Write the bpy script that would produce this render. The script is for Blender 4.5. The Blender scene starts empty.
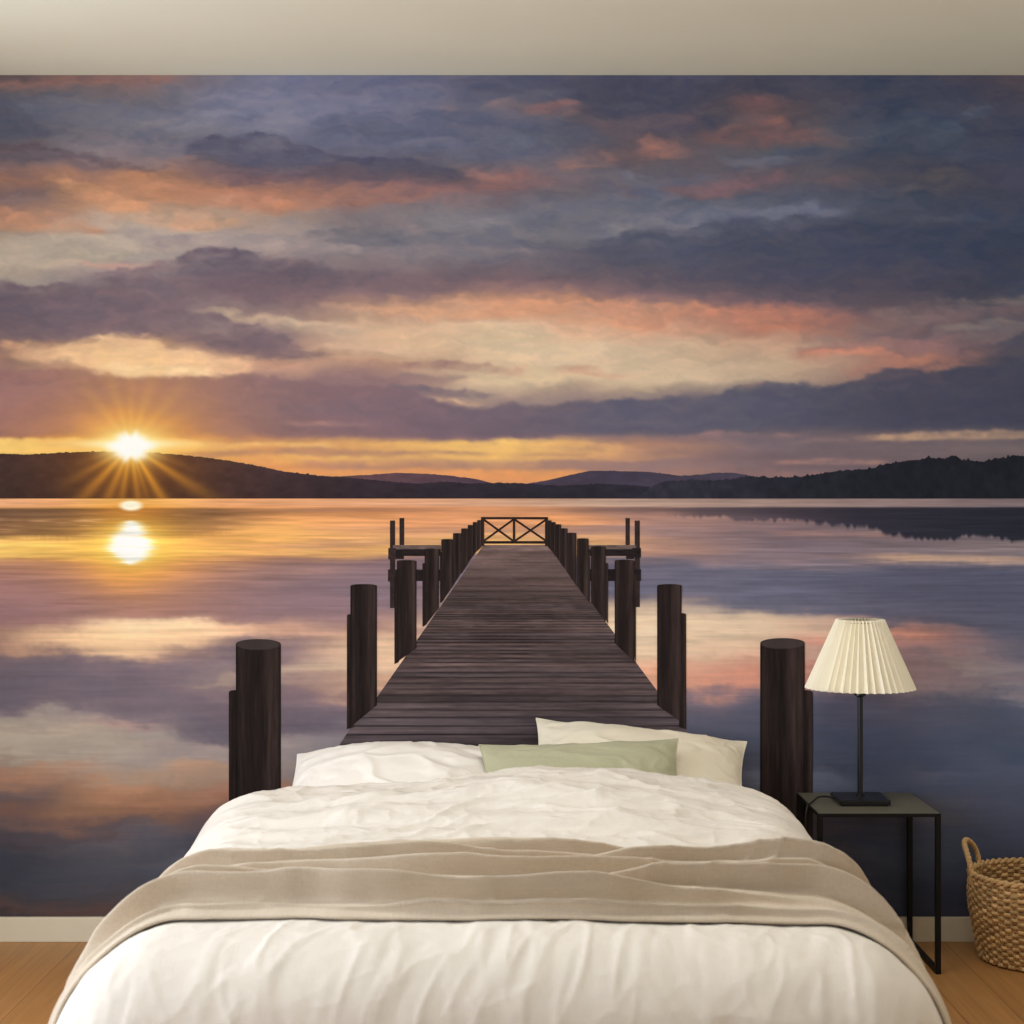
import bpy, bmesh, math, random
import numpy as np
from mathutils import Vector, Matrix
import numpy as np, math
# ---------------------------------------------------------------- the printed picture of the mural
def _hash(ix, iy, seed):
    h = (ix.astype(np.int64)*374761393 + iy.astype(np.int64)*668265263 + seed*1442695041) & 0xffffffff
    h = ((h ^ (h >> 13))*1274126177) & 0xffffffff
    return ((h ^ (h >> 16)) & 0xffff)/65535.0
def vnoise(x, y, seed=0):
    ix = np.floor(x); iy = np.floor(y); fx = x-ix; fy = y-iy
    fx = fx*fx*fx*(fx*(fx*6-15)+10); fy = fy*fy*fy*(fy*(fy*6-15)+10)
    ix = ix.astype(np.int64); iy = iy.astype(np.int64)
    a = _hash(ix, iy, seed); b = _hash(ix+1, iy, seed); c = _hash(ix, iy+1, seed); d = _hash(ix+1, iy+1, seed)
    return (a+(b-a)*fx)*(1-fy) + (c+(d-c)*fx)*fy
def fbm(x, y, seed=0, octv=5, gain=0.5):
    s = np.zeros_like(x); a = 1.0; t = 0.0
    ca, sa = math.cos(0.5), math.sin(0.5)
    for k in range(octv):
        s += a*(vnoise(x, y, seed+17*k)*2-1); t += a; a *= gain
        x, y = (x*ca-y*sa)*2.03+3.1, (x*sa+y*ca)*2.03+1.7
    return s/t
def afbm(x, y, lx, ly, seed=0, octv=5, gain=0.5):      # stretched noise that keeps its axes
    s = np.zeros_like(x); a = 1.0; t = 0.0
    for k in range(octv):
        f = 2.0**k
        s += a*(vnoise(x/lx*f+k*7.3, y/ly*f+k*3.9, seed+17*k)*2-1); t += a; a *= gain
    return s/t
def sst(t):
    t = np.clip(t, 0, 1); return t*t*(3-2*t)
def mixc(img, col, m):
    return img + (np.asarray(col, float)-img)*m[..., None]

ROWS = [
(75, "98,82,84 130,98,92 105,105,125 100,100,122 90,88,105 76,74,90 70,70,86 62,65,80 76,65,75"),
(105,"95,95,108 108,106,118 122,120,140 112,110,130 98,96,112 76,76,92 92,78,86 62,66,82 70,66,78"),
(130,"82,82,96 118,112,122 125,122,138 98,98,120 95,96,112 88,80,92 98,84,88 70,76,90 64,66,82"),
(155,"105,92,100 125,112,120 95,92,110 105,103,120 98,98,115 106,86,90 84,86,98 66,70,84 66,68,84"),
(175,"140,104,92 165,122,100 105,88,100 92,84,98 118,98,105 96,92,105 98,86,96 80,74,82 66,66,82"),
(195,"125,102,98 190,138,102 172,122,100 140,108,104 115,98,105 96,98,112 84,86,100 68,72,86 68,68,82"),
(215,"150,112,98 185,155,130 170,140,122 128,115,118 112,110,120 106,104,115 100,100,114 72,74,88 62,66,82"),
(235,"165,148,132 178,160,148 165,148,142 118,112,120 118,112,120 110,108,118 76,78,94 62,66,82 58,64,80"),
(255,"172,155,140 175,158,148 160,142,138 130,118,122 112,104,115 84,84,98 74,76,92 66,68,84 58,62,78"),
(280,"170,155,140 135,115,120 110,92,104 112,94,105 118,98,108 92,84,98 80,76,92 74,70,84 64,66,80"),
(300,"108,92,105 118,98,108 130,108,112 165,130,118 185,138,112 128,102,106 96,82,94 86,76,88 72,70,82"),
(325,"112,94,104 118,98,108 175,150,135 215,178,138 218,186,145 212,160,124 165,118,102 110,88,92 90,82,88"),
(345,"155,120,105 190,150,118 125,100,108 216,182,142 214,190,148 208,182,145 194,158,128 135,108,104 120,104,102"),
(362,"150,115,105 240,200,145 200,160,130 205,165,132 218,192,150 208,182,145 194,168,136 150,108,98 98,86,94"),
(380,"140,108,108 160,120,110 150,118,115 150,118,118 222,196,150 210,185,145 185,160,132 120,92,95 74,70,82"),
(400,"158,115,105 165,122,110 140,110,115 128,104,115 165,140,130 128,110,115 98,92,105 78,74,88 70,68,82"),
(420,"168,116,92 205,130,88 155,116,110 130,102,115 112,96,112 98,92,108 92,88,102 80,76,88 70,68,82"),
(437,"190,125,80 240,175,80 170,120,105 140,108,112 125,100,112 115,100,110 110,96,105 108,92,98 95,85,92"),
(448,"235,185,105 255,225,130 215,160,105 220,165,105 235,185,115 185,138,110 118,100,108 116,98,100 120,104,98"),
(465,"225,170,100 245,190,90 225,150,95 205,148,105 200,150,108 150,118,112 115,96,102 105,90,96 98,86,92"),
(480,"215,150,95 235,170,80 230,155,95 225,150,95 220,150,100 165,125,112 140,110,105 125,104,102 105,92,98"),
(500,"215,150,95 235,170,80 230,155,95 225,150,95 220,150,100 165,125,112 140,110,105 125,104,102 105,92,98"),
]
def grid_color(X, Y):
    ys = np.array([r[0] for r in ROWS], float)
    G = np.array([[[float(v) for v in c.split(',')] for c in r[1].split()] for r in ROWS])
    n = G.shape[1]
    u = np.clip(X/1024*(n-1), -0.8, n-1+0.8)
    uc = np.clip(u, 0, n-1-1e-6); i = np.floor(uc).astype(int); fu = uc-i; fu = fu*fu*(3-2*fu)*0.6+fu*0.4
    Yc = np.clip(Y, ys[0], ys[-1]-1e-6); j = np.clip(np.searchsorted(ys, Yc, side='right')-1, 0, len(ys)-2)
    fv = (Yc-ys[j])/(ys[j+1]-ys[j])
    a = G[j, i]; b = G[j, i+1]; c = G[j+1, i]; d = G[j+1, i+1]
    fu = fu[..., None]; fv = fv[..., None]
    return (a+(b-a)*fu)*(1-fv)+(c+(d-c)*fu)*fv

class Canvas:
    def __init__(s, X, Y):
        s.X = X; s.Y = Y
        s.w1 = fbm(X/70, Y/26, 3, 5, .55); s.w2 = fbm(X/60+9, Y/24+4, 11, 5, .55)
        s.e = fbm(X/17, Y/8, 21, 5, .62); s.e2 = afbm(X, Y, 26, 7, 22, 5, .62); s.st = afbm(X, Y, 120, 7, 31, 4, .6)
        s.img = None
    def stroke(s, pts, col, a=.8, su=6, sl=8, warp=5, fade=26, br=.75):
        x = np.array([p[0] for p in pts], float); y = np.array([p[1] for p in pts], float); h = np.array([p[2] for p in pts], float)
        x0, x1 = x[0], x[-1]
        if x0 <= 0: x0 = -400
        if x1 >= 1024: x1 = 1500
        X = s.X + s.w2*warp*2.2; Y = s.Y + s.w1*warp + s.e*warp*.7 + s.e2*warp*.5
        yc = np.interp(X, x, y); hh = np.interp(X, x, h)
        m = sst((Y-(yc-hh))/su+.5)*sst((yc+hh-Y)/sl+.5)
        if x0 > -300: m = m*sst((X-x0)/fade+.5)
        if x1 < 1400: m = m*sst((x1-X)/fade+.5)
        m = m*np.clip(1-br*.42+br*(.55*s.st+.7*s.e+.5*s.e2+.3*s.w2), 0, 1.1)
        c = np.asarray(col, float)
        if c.ndim == 2:
            c = np.stack([np.interp(X, x, c[:, k]) for k in range(3)], -1)
        m = np.clip(m*a, 0, 1)
        s.img = s.img + (c-s.img)*m[..., None]

def paint_sky(X, Y):
    C = Canvas(X, Y)
    C.img = grid_color(X+C.w2*22, Y+C.w1*9)
    S = C.stroke
    # upper left
    S([(0,88,6),(60,84,5),(110,80,4),(165,82,6),(178,84,2)], (158,110,94), .6, 6, 10)
    S([(60,100,10),(140,104,9),(200,100,8)], (98,97,112), .5, 10, 10)
    S([(0,124,14),(30,130,9),(50,140,4)], (78,78,92), .75, 8, 8)
    S([(60,128,7),(130,134,8),(190,138,6)], (96,95,110), .55, 8, 8)
    S([(40,146,5),(70,148,6),(110,155,5)], (142,128,130), .4, 8, 6)
    S([(215,122,4),(256,120,6),(272,121,3)], (98,98,118), .6)
    S([(256,88,10),(330,92,12)], (122,120,142), .35, 12, 12)
    S([(262,125,9),(300,128,9),(318,134,5)], (132,126,140), .5, 10, 8)
    S([(316,131,5),(345,128,10),(400,126,10),(450,119,7),(512,120,7),(560,118,6)], (92,93,112), .75, 5, 12)
    S([(330,142,5),(420,144,7),(470,150,6)], (112,112,130), .5, 8, 8)
    S([(460,138,6),(512,136,9),(560,142,6)], (92,94,110), .55)
    S([(430,107,5),(462,108,5)], (152,120,126), .6, 7, 8); S([(480,107,4),(510,109,5)], (152,118,122), .6, 7, 8)
    S([(450,84,6),(512,86,8),(540,90,5)], (84,84,104), .5, 10, 10)
    # long orange-bellied cloud
    S([(0,147,8),(60,154,8),(110,165,6),(150,174,5)], (90,76,88), .75, 6, 14)
    S([(0,172,10),(60,176,8),(110,180,6)], (150,108,94), .5, 12, 12)
    S([(45,177,5),(80,190,9),(120,202,10),(152,209,5)], (212,154,108), .85, 10, 9)
    S([(118,174,6),(160,188,9),(215,198,10),(256,200,12),(350,194,14),(450,186,11),(520,181,9)], [(196,138,100),(200,140,102),(180,126,100),(176,122,98),(156,112,100),(148,104,98),(140,102,98)], .85, 14, 9)
    S([(262,204,5),(277,204,6),(292,205,4)], (206,142,98), .6, 10, 8)
    S([(196,155,11),(225,150,14),(256,148,17),(300,156,14),(350,166,9),(400,171,9),(450,176,8),(480,180,4)], (84,80,98), .85, 5, 16)
    S([(230,178,9),(300,174,8),(380,178,7),(440,184,5)], (112,88,100), .55, 10, 12)
    S([(470,170,2),(500,176,3),(522,182,3)], (170,124,114), .55)
    S([(0,196,7),(20,196,8),(42,192,5)], (108,96,108), .6, 8, 8)
    S([(0,218,9),(45,222,13),(75,228,10),(105,234,4)], (196,142,106), .85, 12, 8)
    S([(145,222,5),(185,223,8),(215,222,6),(240,223,4)], (214,164,124), .85, 8, 7)
    S([(80,218,5),(115,222,6),(150,234,5)], (172,156,146), .55)
    S([(110,236,5),(160,240,7),(240,238,8),(300,244,8),(350,252,5)], (172,152,146), .5, 8, 8)
    S([(0,252,14),(50,254,16),(120,248,11),(145,246,4)], (186,168,146), .75, 14, 12)
    S([(150,244,5),(195,240,5)], (132,118,126), .5)
    S([(75,261,2),(120,264,4),(178,264,3)], (200,152,136), .65, 4, 5)
    # middle greys
    S([(265,222,5),(300,226,6),(330,224,5)], (158,144,142), .5); S([(370,212,8),(430,214,9),(480,216,7)], (124,120,128), .5, 8, 8)
    S([(305,234,6),(360,236,10),(402,238,7)], (96,94,110), .65, 7, 9)
    S([(430,226,5),(470,228,6),(500,222,5)], (140,132,134), .55)
    S([(395,220,3),(425,230,4)], (158,134,134), .55)
    S([(405,240,5),(440,238,6),(512,240,9),(560,250,7)], (102,100,114), .6, 5, 8)
    S([(320,250,3),(360,253,4)], (176,154,148), .65, 5, 5)
    S([(470,248,3),(520,252,4),(540,254,2)], (150,132,134), .5)
    # upper right
    S([(580,108,16),(640,98,16),(700,112,22),(750,92,16),(800,95,10)], (66,66,82), .75, 14, 14)
    S([(520,110,5),(550,110,7),(590,111,5)], (150,106,104), .75, 7, 8)
    S([(590,126,8),(650,124,12),(700,120,6)], (108,86,96), .6, 14, 14)
    S([(634,150,6),(650,147,10),(680,153,8)], (166,116,102), .8, 9, 9)
    S([(563,162,5),(590,161,6),(615,157,4)], (158,112,98), .8, 6, 7)
    S([(512,142,6),(545,136,5)], (108,110,126), .5)
    S([(540,140,8),(590,140,8),(615,146,4)], (82,84,100), .6)
    S([(512,182,9),(535,182,8),(566,186,5)], (140,102,100), .7, 9, 9)
    S([(608,165,4),(620,174,5),(640,176,4)], (118,116,130), .5)
    S([(650,191,5),(700,191,7),(745,185,7),(790,176,5)], (120,90,98), .75, 8, 7)
    S([(606,192,7),(632,195,6)], (112,84,94), .6, 8, 8)
    S([(735,106,9),(760,104,9),(782,101,6)], (132,92,90), .7, 10, 10)
    S([(700,138,7),(770,133,16),(800,136,11),(835,140,5)], (122,88,86), .8, 14, 10)
    S([(770,122,10),(785,126,12)], (136,96,88), .6, 12, 12)
    S([(720,164,4),(780,162,6),(800,164,4)], (100,104,118), .6)
    S([(822,180,6),(840,180,7),(852,178,4)], (108,82,88), .6, 8, 8)
    S([(900,190,8),(940,180,10),(965,176,7)], (94,84,86), .55, 10, 10)
    S([(930,138,6),(955,130,8),(968,118,7),(992,110,5)], (82,92,106), .6, 10, 10)
    S([(880,110,12),(940,100,10)], (58,60,74), .5, 12, 12); S([(970,140,14),(1024,138,14)], (58,60,76), .5, 12, 12)
    S([(520,206,9),(600,212,9),(660,205,8)], (108,108,120), .45, 10, 10)
    S([(598,228,4),(640,232,5),(654,230,3)], (134,126,130), .6, 5, 6)
    S([(655,222,4),(700,216,5),(740,213,4),(800,208,5),(846,213,4)], (114,114,128), .65, 8, 5)
    S([(900,222,4),(940,218,4),(985,214,3)], (86,88,100), .5)
    S([(590,252,10),(650,243,14),(720,236,18),(800,234,18),(870,246,16),(950,240,16),(1024,236,16)], [(84,84,100),(78,78,94),(74,76,92),(72,74,90),(66,68,84),(62,66,82),(58,64,80)], .7, 6, 18)
    # purple cloud middle left
    S([(95,281,8),(180,274,18),(215,272,22),(256,276,22),(330,284,18),(400,287,13),(470,290,9)], [(120,100,110),(110,94,106),(106,90,106),(106,90,106),(108,92,106),(118,98,106),(124,100,104)], .9, 5, 18)
    S([(230,293,9),(300,296,9),(380,298,8)], (130,102,108), .45, 10, 10)
    S([(330,302,7),(390,306,7),(430,309,8),(512,306,11),(560,306,11),(600,309,14),(650,314,14),(690,308,9),(740,313,11),(790,319,15),(850,328,11)], [(196,156,130),(214,164,124),(220,168,122),(216,156,112),(218,156,110),(216,154,112),(204,146,112),(196,138,108),(202,134,102),(196,126,98),(160,110,98)], .9, 16, 9)
    S([(470,292,9),(560,286,8),(660,292,12),(740,296,9),(840,304,11)], (110,90,100), .55, 14, 16)
    S([(300,322,5),(330,312,5),(352,313,3)], (190,150,132), .5)
    # left cloud
    S([(0,314,29),(60,312,28),(130,314,22),(200,327,17),(260,343,14),(300,351,8),(335,359,3)], [(106,90,104),(112,94,106),(118,98,108),(120,100,110),(116,98,110),(126,104,110),(150,118,112)], .95, 6, 9)
    S([(140,296,5),(200,304,6),(250,300,5)], (132,112,118), .4)
    S([(190,312,3),(230,316,3),(290,322,4),(330,330,7),(360,336,5)], (214,184,150), .8, 5, 5)
    S([(300,312,5),(325,316,5)], (170,136,124), .6)
    # bright gap
    S([(5,350,4),(35,354,6),(58,352,9),(120,354,20),(170,362,13),(215,368,10),(262,366,5)], [(214,168,124),(228,184,134),(240,198,140),(246,206,146),(246,206,148),(246,202,146),(226,180,136)], .95, 9, 6, 6, 20, .4)
    S([(100,369,5),(140,371,6),(200,375,5),(232,377,2)], (254,226,170), .8, 8, 4)
    S([(66,356,5),(76,360,6)], (252,216,156), .5); S([(84,356,5),(94,360,5)], (190,146,118), .5)
    S([(120,341,4),(150,342,4)], (240,190,140), .5)
    S([(100,372,3),(120,374,3)], (206,160,126), .4)
    # centre streaks
    S([(320,344,3),(370,347,5),(400,346,2)], (226,186,146), .5)
    S([(256,368,8),(300,366,6),(340,370,7),(390,370,6),(410,368,3)], (184,140,122), .6)
    S([(395,365,2),(440,364,4),(490,369,3),(518,371,2)], (160,124,118), .9, 3, 4, 2)
    S([(330,372,3),(380,372,4),(400,370,3)], (150,122,120), .6)
    S([(400,378,3),(440,378,4),(468,376,2)], (146,120,120), .8, 4, 4, 3)
    S([(390,388,3),(440,390,4),(480,394,3),(498,395,1)], (120,104,116), .95, 3, 4, 2)
    S([(410,398,2),(450,399,2),(480,402,2)], (232,192,142), .6, 3, 3)
    S([(512,347,2),(532,346,2)], (230,196,156), .6, 3, 3); S([(508,361,2),(548,361,2)], (234,196,158), .7, 3, 3)
    S([(570,359,2),(660,359,2)], (226,196,158), .6, 3, 3)
    S([(508,372,4),(525,371,3)], (206,156,128), .8, 4, 4); S([(556,371,4),(585,371,5),(612,376,3),(628,375,1)], (202,150,124), .9, 3, 4, 2)
    S([(624,394,1),(640,393,1.5),(656,396,1)], (150,132,126), .8, 2, 3, 1)
    # low dark cloud
    S([(0,404,34),(60,403,32),(110,408,29),(160,409,28),(220,407,30),(256,405,31),(330,413,27),(400,414,24),(440,420,18),(486,423,14),(512,421,16),(600,418,18),(640,416,18),(700,416,18),(740,410,22),(772,405,22),(830,408,22),(870,402,28),(920,396,32),(1024,380,46)],
      [(150,110,108),(152,112,108),(162,118,106),(160,118,106),(150,114,110),(142,110,112),(134,106,114),(130,104,114),(120,98,114),(116,98,114),(112,96,112),(98,92,110),(94,90,108),(92,88,106),(90,88,104),(86,84,102),(80,78,94),(76,74,90),(72,70,86),(66,66,82)], .93, 4, 8, 3.5, 18, .25)
    S([(0,392,9),(60,390,8),(120,390,6)], (142,110,112), .4, 8, 8)
    S([(285,424,2),(340,424,3),(370,423,1)], (180,138,128), .7, 3, 3, 2)
    S([(270,412,6),(380,408,7),(450,414,4)], (116,98,114), .4, 6, 8)
    S([(560,422,3),(640,424,4),(690,422,3)], (116,102,114), .4)
    S([(80,426,10),(131,424,12),(190,428,9)], (226,146,76), .5, 16, 10)
    # right-hand orange clouds
    S([(860,324,10),(930,313,9),(1000,304,7),(1024,301,6)], (146,122,112), .6, 10, 10)
    S([(920,318,4),(960,315,5),(1024,312,7)], (122,96,100), .7, 6, 6)
    S([(930,331,4),(970,328,5),(1024,327,5)], (142,126,116), .55)
    S([(860,340,3),(890,334,5),(940,337,5),(955,340,2)], (116,96,102), .8, 4, 6)
    S([(794,352,2),(840,348,5),(890,346,8),(950,348,9),(1000,350,8)], (154,110,104), .75, 6, 8)
    S([(796,353,2),(840,353,3),(870,352,5),(905,362,7),(950,363,8),(985,359,6)], (198,132,104), .85, 6, 7)
    S([(848,371,2),(870,366,3),(900,362,3)], (160,112,98), .6)
    S([(930,360,4),(960,356,4)], (108,84,92), .6)
    S([(960,352,14),(1024,345,20)], (84,76,88), .6, 14, 14, 5, 40)
    S([(742,391,3),(755,388,4),(766,386,3)], (196,148,118), .6)
    # horizon strips
    S([(0,446,8),(60,446,8),(131,446,8),(185,445,6),(205,446,2)], (255,214,124), .95, 3, 5, 1.5, 20, .2)
    S([(45,443,1.5),(95,443,1.5)], (226,176,110), .5, 2, 2)
    S([(170,447,2),(256,445,2.5),(330,447,2.5)], (250,200,124), .9, 3, 3, 1.5)
    S([(180,456,4),(256,453,3),(300,452,4),(350,455,5),(440,455,3),(470,454,1)], (168,126,112), .85, 3, 4, 2)
    S([(352,447,3),(420,447,4),(512,446,7),(570,449,7),(650,452,3)], [(236,180,112),(240,188,112),(246,196,116),(240,184,112),(190,142,116)], .9, 4, 5, 2)
    S([(215,460,3),(256,459,4),(320,459,4),(400,459,4),(512,457,7),(600,456,4),(700,458,2)], [(236,172,100),(240,180,104),(244,190,108),(238,184,108),(246,194,112),(226,168,112),(160,124,114)], .85, 4, 5, 2)
    S([(520,455,1.5),(560,455,2),(590,455,1)], (176,130,110), .7, 2, 3, 1)
    S([(440,453,1.5),(490,454,1.5)], (172,130,112), .8, 2, 2, 1)
    S([(300,464,4),(420,465,5),(512,466,5),(640,466,5),(760,464,4)], [(190,136,112),(172,130,114),(170,130,116),(150,120,116),(132,110,110)], .85, 4, 5, 2)
    S([(200,468,4),(300,472,4),(420,473,4),(512,475,5),(545,477,5),(640,474,3)], [(236,160,96),(238,164,98),(232,158,100),(240,160,98),(244,164,96),(190,136,112)], .8, 4, 4, 2)
    S([(655,441,3),(700,437,4),(740,434,3),(800,436,2)], (166,126,118), .7, 4, 5, 2)
    S([(795,442,1.5),(840,439,3),(880,438,3),(930,436,5),(1024,434,4.5)], [(150,118,112),(166,134,116),(176,142,116),(186,150,118),(172,138,112)], .92, 3, 4, 2)
    S([(800,450,5),(900,448,5),(1024,447,5)], (104,92,100), .55, 4, 6)
    S([(775,463,2),(820,461,3),(885,463,2)], (184,136,116), .85, 3, 3, 1.5)
    S([(770,474,3),(830,476,3)], (170,124,110), .6, 3, 3)
    img = C.img
    # drag the whole picture along a fine turbulent field: torn, feathery cloud edges
    gx, gy = X[0], Y[:, 0]
    f1 = fbm(X/34, Y/15, 91, 5, .6); f2 = fbm(X/34+40, Y/15+9, 92, 5, .6)
    up = np.interp(Y, [75, 330, 400, 440, 500], [1, .9, .6, .3, .15])
    u = np.clip((X+f1*15*up-gx[0])/(gx[1]-gx[0]), 0, len(gx)-1.001); v = np.clip((Y+f2*7*up-gy[0])/(gy[1]-gy[0]), 0, len(gy)-1.001)
    a_ = u.astype(int); b_ = v.astype(int); fu = (u-a_)[..., None]; fv = (v-b_)[..., None]
    img = (img[b_, a_]*(1-fu)+img[b_, a_+1]*fu)*(1-fv)+(img[b_+1, a_]*(1-fu)+img[b_+1, a_+1]*fu)*fv
    # wisps inside the clouds
    t1 = afbm(X+f1*26, Y+f2*11, 95, 17, 93, 5, .62); t2 = fbm(X/22+f1*1.2, Y/8+f2*1.2, 94, 5, .65)
    n = t1*.75+t2*.75
    img = img*(1+.13*n*np.interp(Y, [75, 300, 420, 460], [1, .8, .55, .35]))[..., None]
    img = img+np.array([7., 1., -5.])*(t2*up)[..., None]
    # cool greys rather than violets
    r, g, b = img[..., 0], img[..., 1], img[..., 2]
    vio = np.clip((np.minimum(r, b)-g)/22., 0, 1)
    img[..., 1] = g+vio*2.5; img[..., 2] = b-vio*5.
    yel = np.clip((g-b-12)/40., 0, 1)*np.clip((r-150)/50., 0, 1)*np.interp(Y, [300, 425, 440], [1, 1, 0])
    img[..., 2] = img[..., 2]+yel*9; img[..., 1] = img[..., 1]-yel*2
    return img
SUN = (131, 446)
def sun_glow(img, X, Y, hill=False):
    dx = X-SUN[0]; dy = Y-SUN[1]; r = np.hypot(dx, dy)+1e-3
    th = np.arctan2(dy, dx)
    ray = np.zeros_like(X)
    for ang, wd, ln, am in [(150,5,62,.5),(133,6,74,.75),(114,6,74,.62),(100,5,66,.62),(82,5,66,.6),(72,4,60,.45),(59,5.5,78,.85),(33,5,84,.7),(20,4,60,.25),(162,4,50,.25),
                            (-30,6,70,.3),(-50,6,80,.4),(-72,6,84,.42),(-90,5,74,.36),(-107,6,84,.42),(-128,6,80,.4),(-150,6,60,.25)]:
        d = np.abs((np.degrees(th)-ang+180) % 360-180)
        ray += am*np.exp(-(d/wd)**2)*np.clip(1.35-r/(ln*1.1), 0, 1)
    if hill:
        img = mixc(img, (140,82,34), .78*np.exp(-(r/60)**1.5))
        img = mixc(img, (240,158,50), np.clip(ray*.85, 0, .9)*np.clip(r/10, 0, 1))
        img = mixc(img, (252,180,60), .92*np.exp(-(r/25)**2))
    else:
        img = mixc(img, (238,150,66), .60*np.exp(-np.hypot(dx/88, dy/56)**1.6))
        img = mixc(img, (252,194,88), np.clip(ray*.46, 0, .5))
        img = mixc(img, (255,210,96), .9*np.exp(-np.hypot(dx/38, dy/25)**1.7))
    img = mixc(img, (255,240,170), .95*np.exp(-np.hypot(dx/30, dy/15)**2.4))
    if not hill: img = mixc(img, (255,246,200), .85*np.exp(-np.hypot(dx/52, (dy+2)/4.0)**2))
    star = 1+.10*np.cos(6*th+.4)+.07*np.cos(10*th)
    img = mixc(img, (255,253,244), sst((1.42-np.hypot(dx/19.5, (dy-.5)/12.5)/star)*1.25))
    return img
HILL_FAR = [(300,482),(330,477),(370,475),(395,473),(430,474),(450,476),(475,479),(495,484),(520,485),(545,481),(575,474),(590,471),(610,471),(650,472),(680,476),(700,475),(715,473),(735,473),(760,478),(800,484)]
HILL_LEFT = [(-160,470),(-60,460),(0,454),(30,455),(60,453),(100,452),(150,453),(180,455),(215,459),(240,463),(256,466),(285,472),(320,476),(360,479),(400,483),(420,484),(445,482),(470,484),(500,483),(530,484),(560,486),(600,484),(640,486),(652,488)]
HILL_RIGHT = [(630,499),(640,496),(648,491),(655,486),(665,482),(690,481),(720,481),(750,477),(775,478),(800,477),(825,474),(845,471),(870,470),(885,465),(905,462),(925,459),(945,459),(955,457),(962,461),(980,462),(1000,459),(1024,456),(1100,450),(1200,440)]
SHORE = 498.5
def crest(pts, x, amp, seed, lx=3.0):      # tree line
    y = np.interp(x, [p[0] for p in pts], [p[1] for p in pts])
    n = vnoise(x/lx, x*0+.5, seed)*.5+vnoise(x/(lx*.4), x*0+.5, seed+5)*.5
    n = n+np.clip(vnoise(x/(lx*.55), x*0+.5, seed+9)-.62, 0, 1)*1.5
    return y-amp*(n-.3)
def paint_hill_far(X, Y):
    n = afbm(X, Y, 14, 5, 5, 4)
    b = np.stack([np.interp(X, [300,420,520,600,760], v) for v in ([104,92,74,68,70],[74,68,62,60,62],[74,76,76,74,76])], -1)
    return b*(1+.10*n)[..., None]
def paint_hill_left(X, Y):
    n = afbm(X, Y, 10, 5, 6, 4)
    b = np.stack([np.interp(X, [0,131,256,350,470,650], v) for v in ([70,78,72,60,52,48],[50,52,52,48,46,46],[46,42,52,54,54,56])], -1)
    img = b*(1+.14*n)[..., None]*(1.0-.14*np.clip((Y-470)/28, 0, 1))[..., None]
    return sun_glow(img, X, Y, True)
def paint_hill_right(X, Y):
    n = afbm(X, Y, 7, 9, 7, 4, .65)
    b = np.stack([np.interp(X, [650,800,900,1024], v) for v in ([50,37,31,30],[48,37,32,31],[58,45,39,36])], -1)
    return b*(1+.22*n)[..., None]
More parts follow.
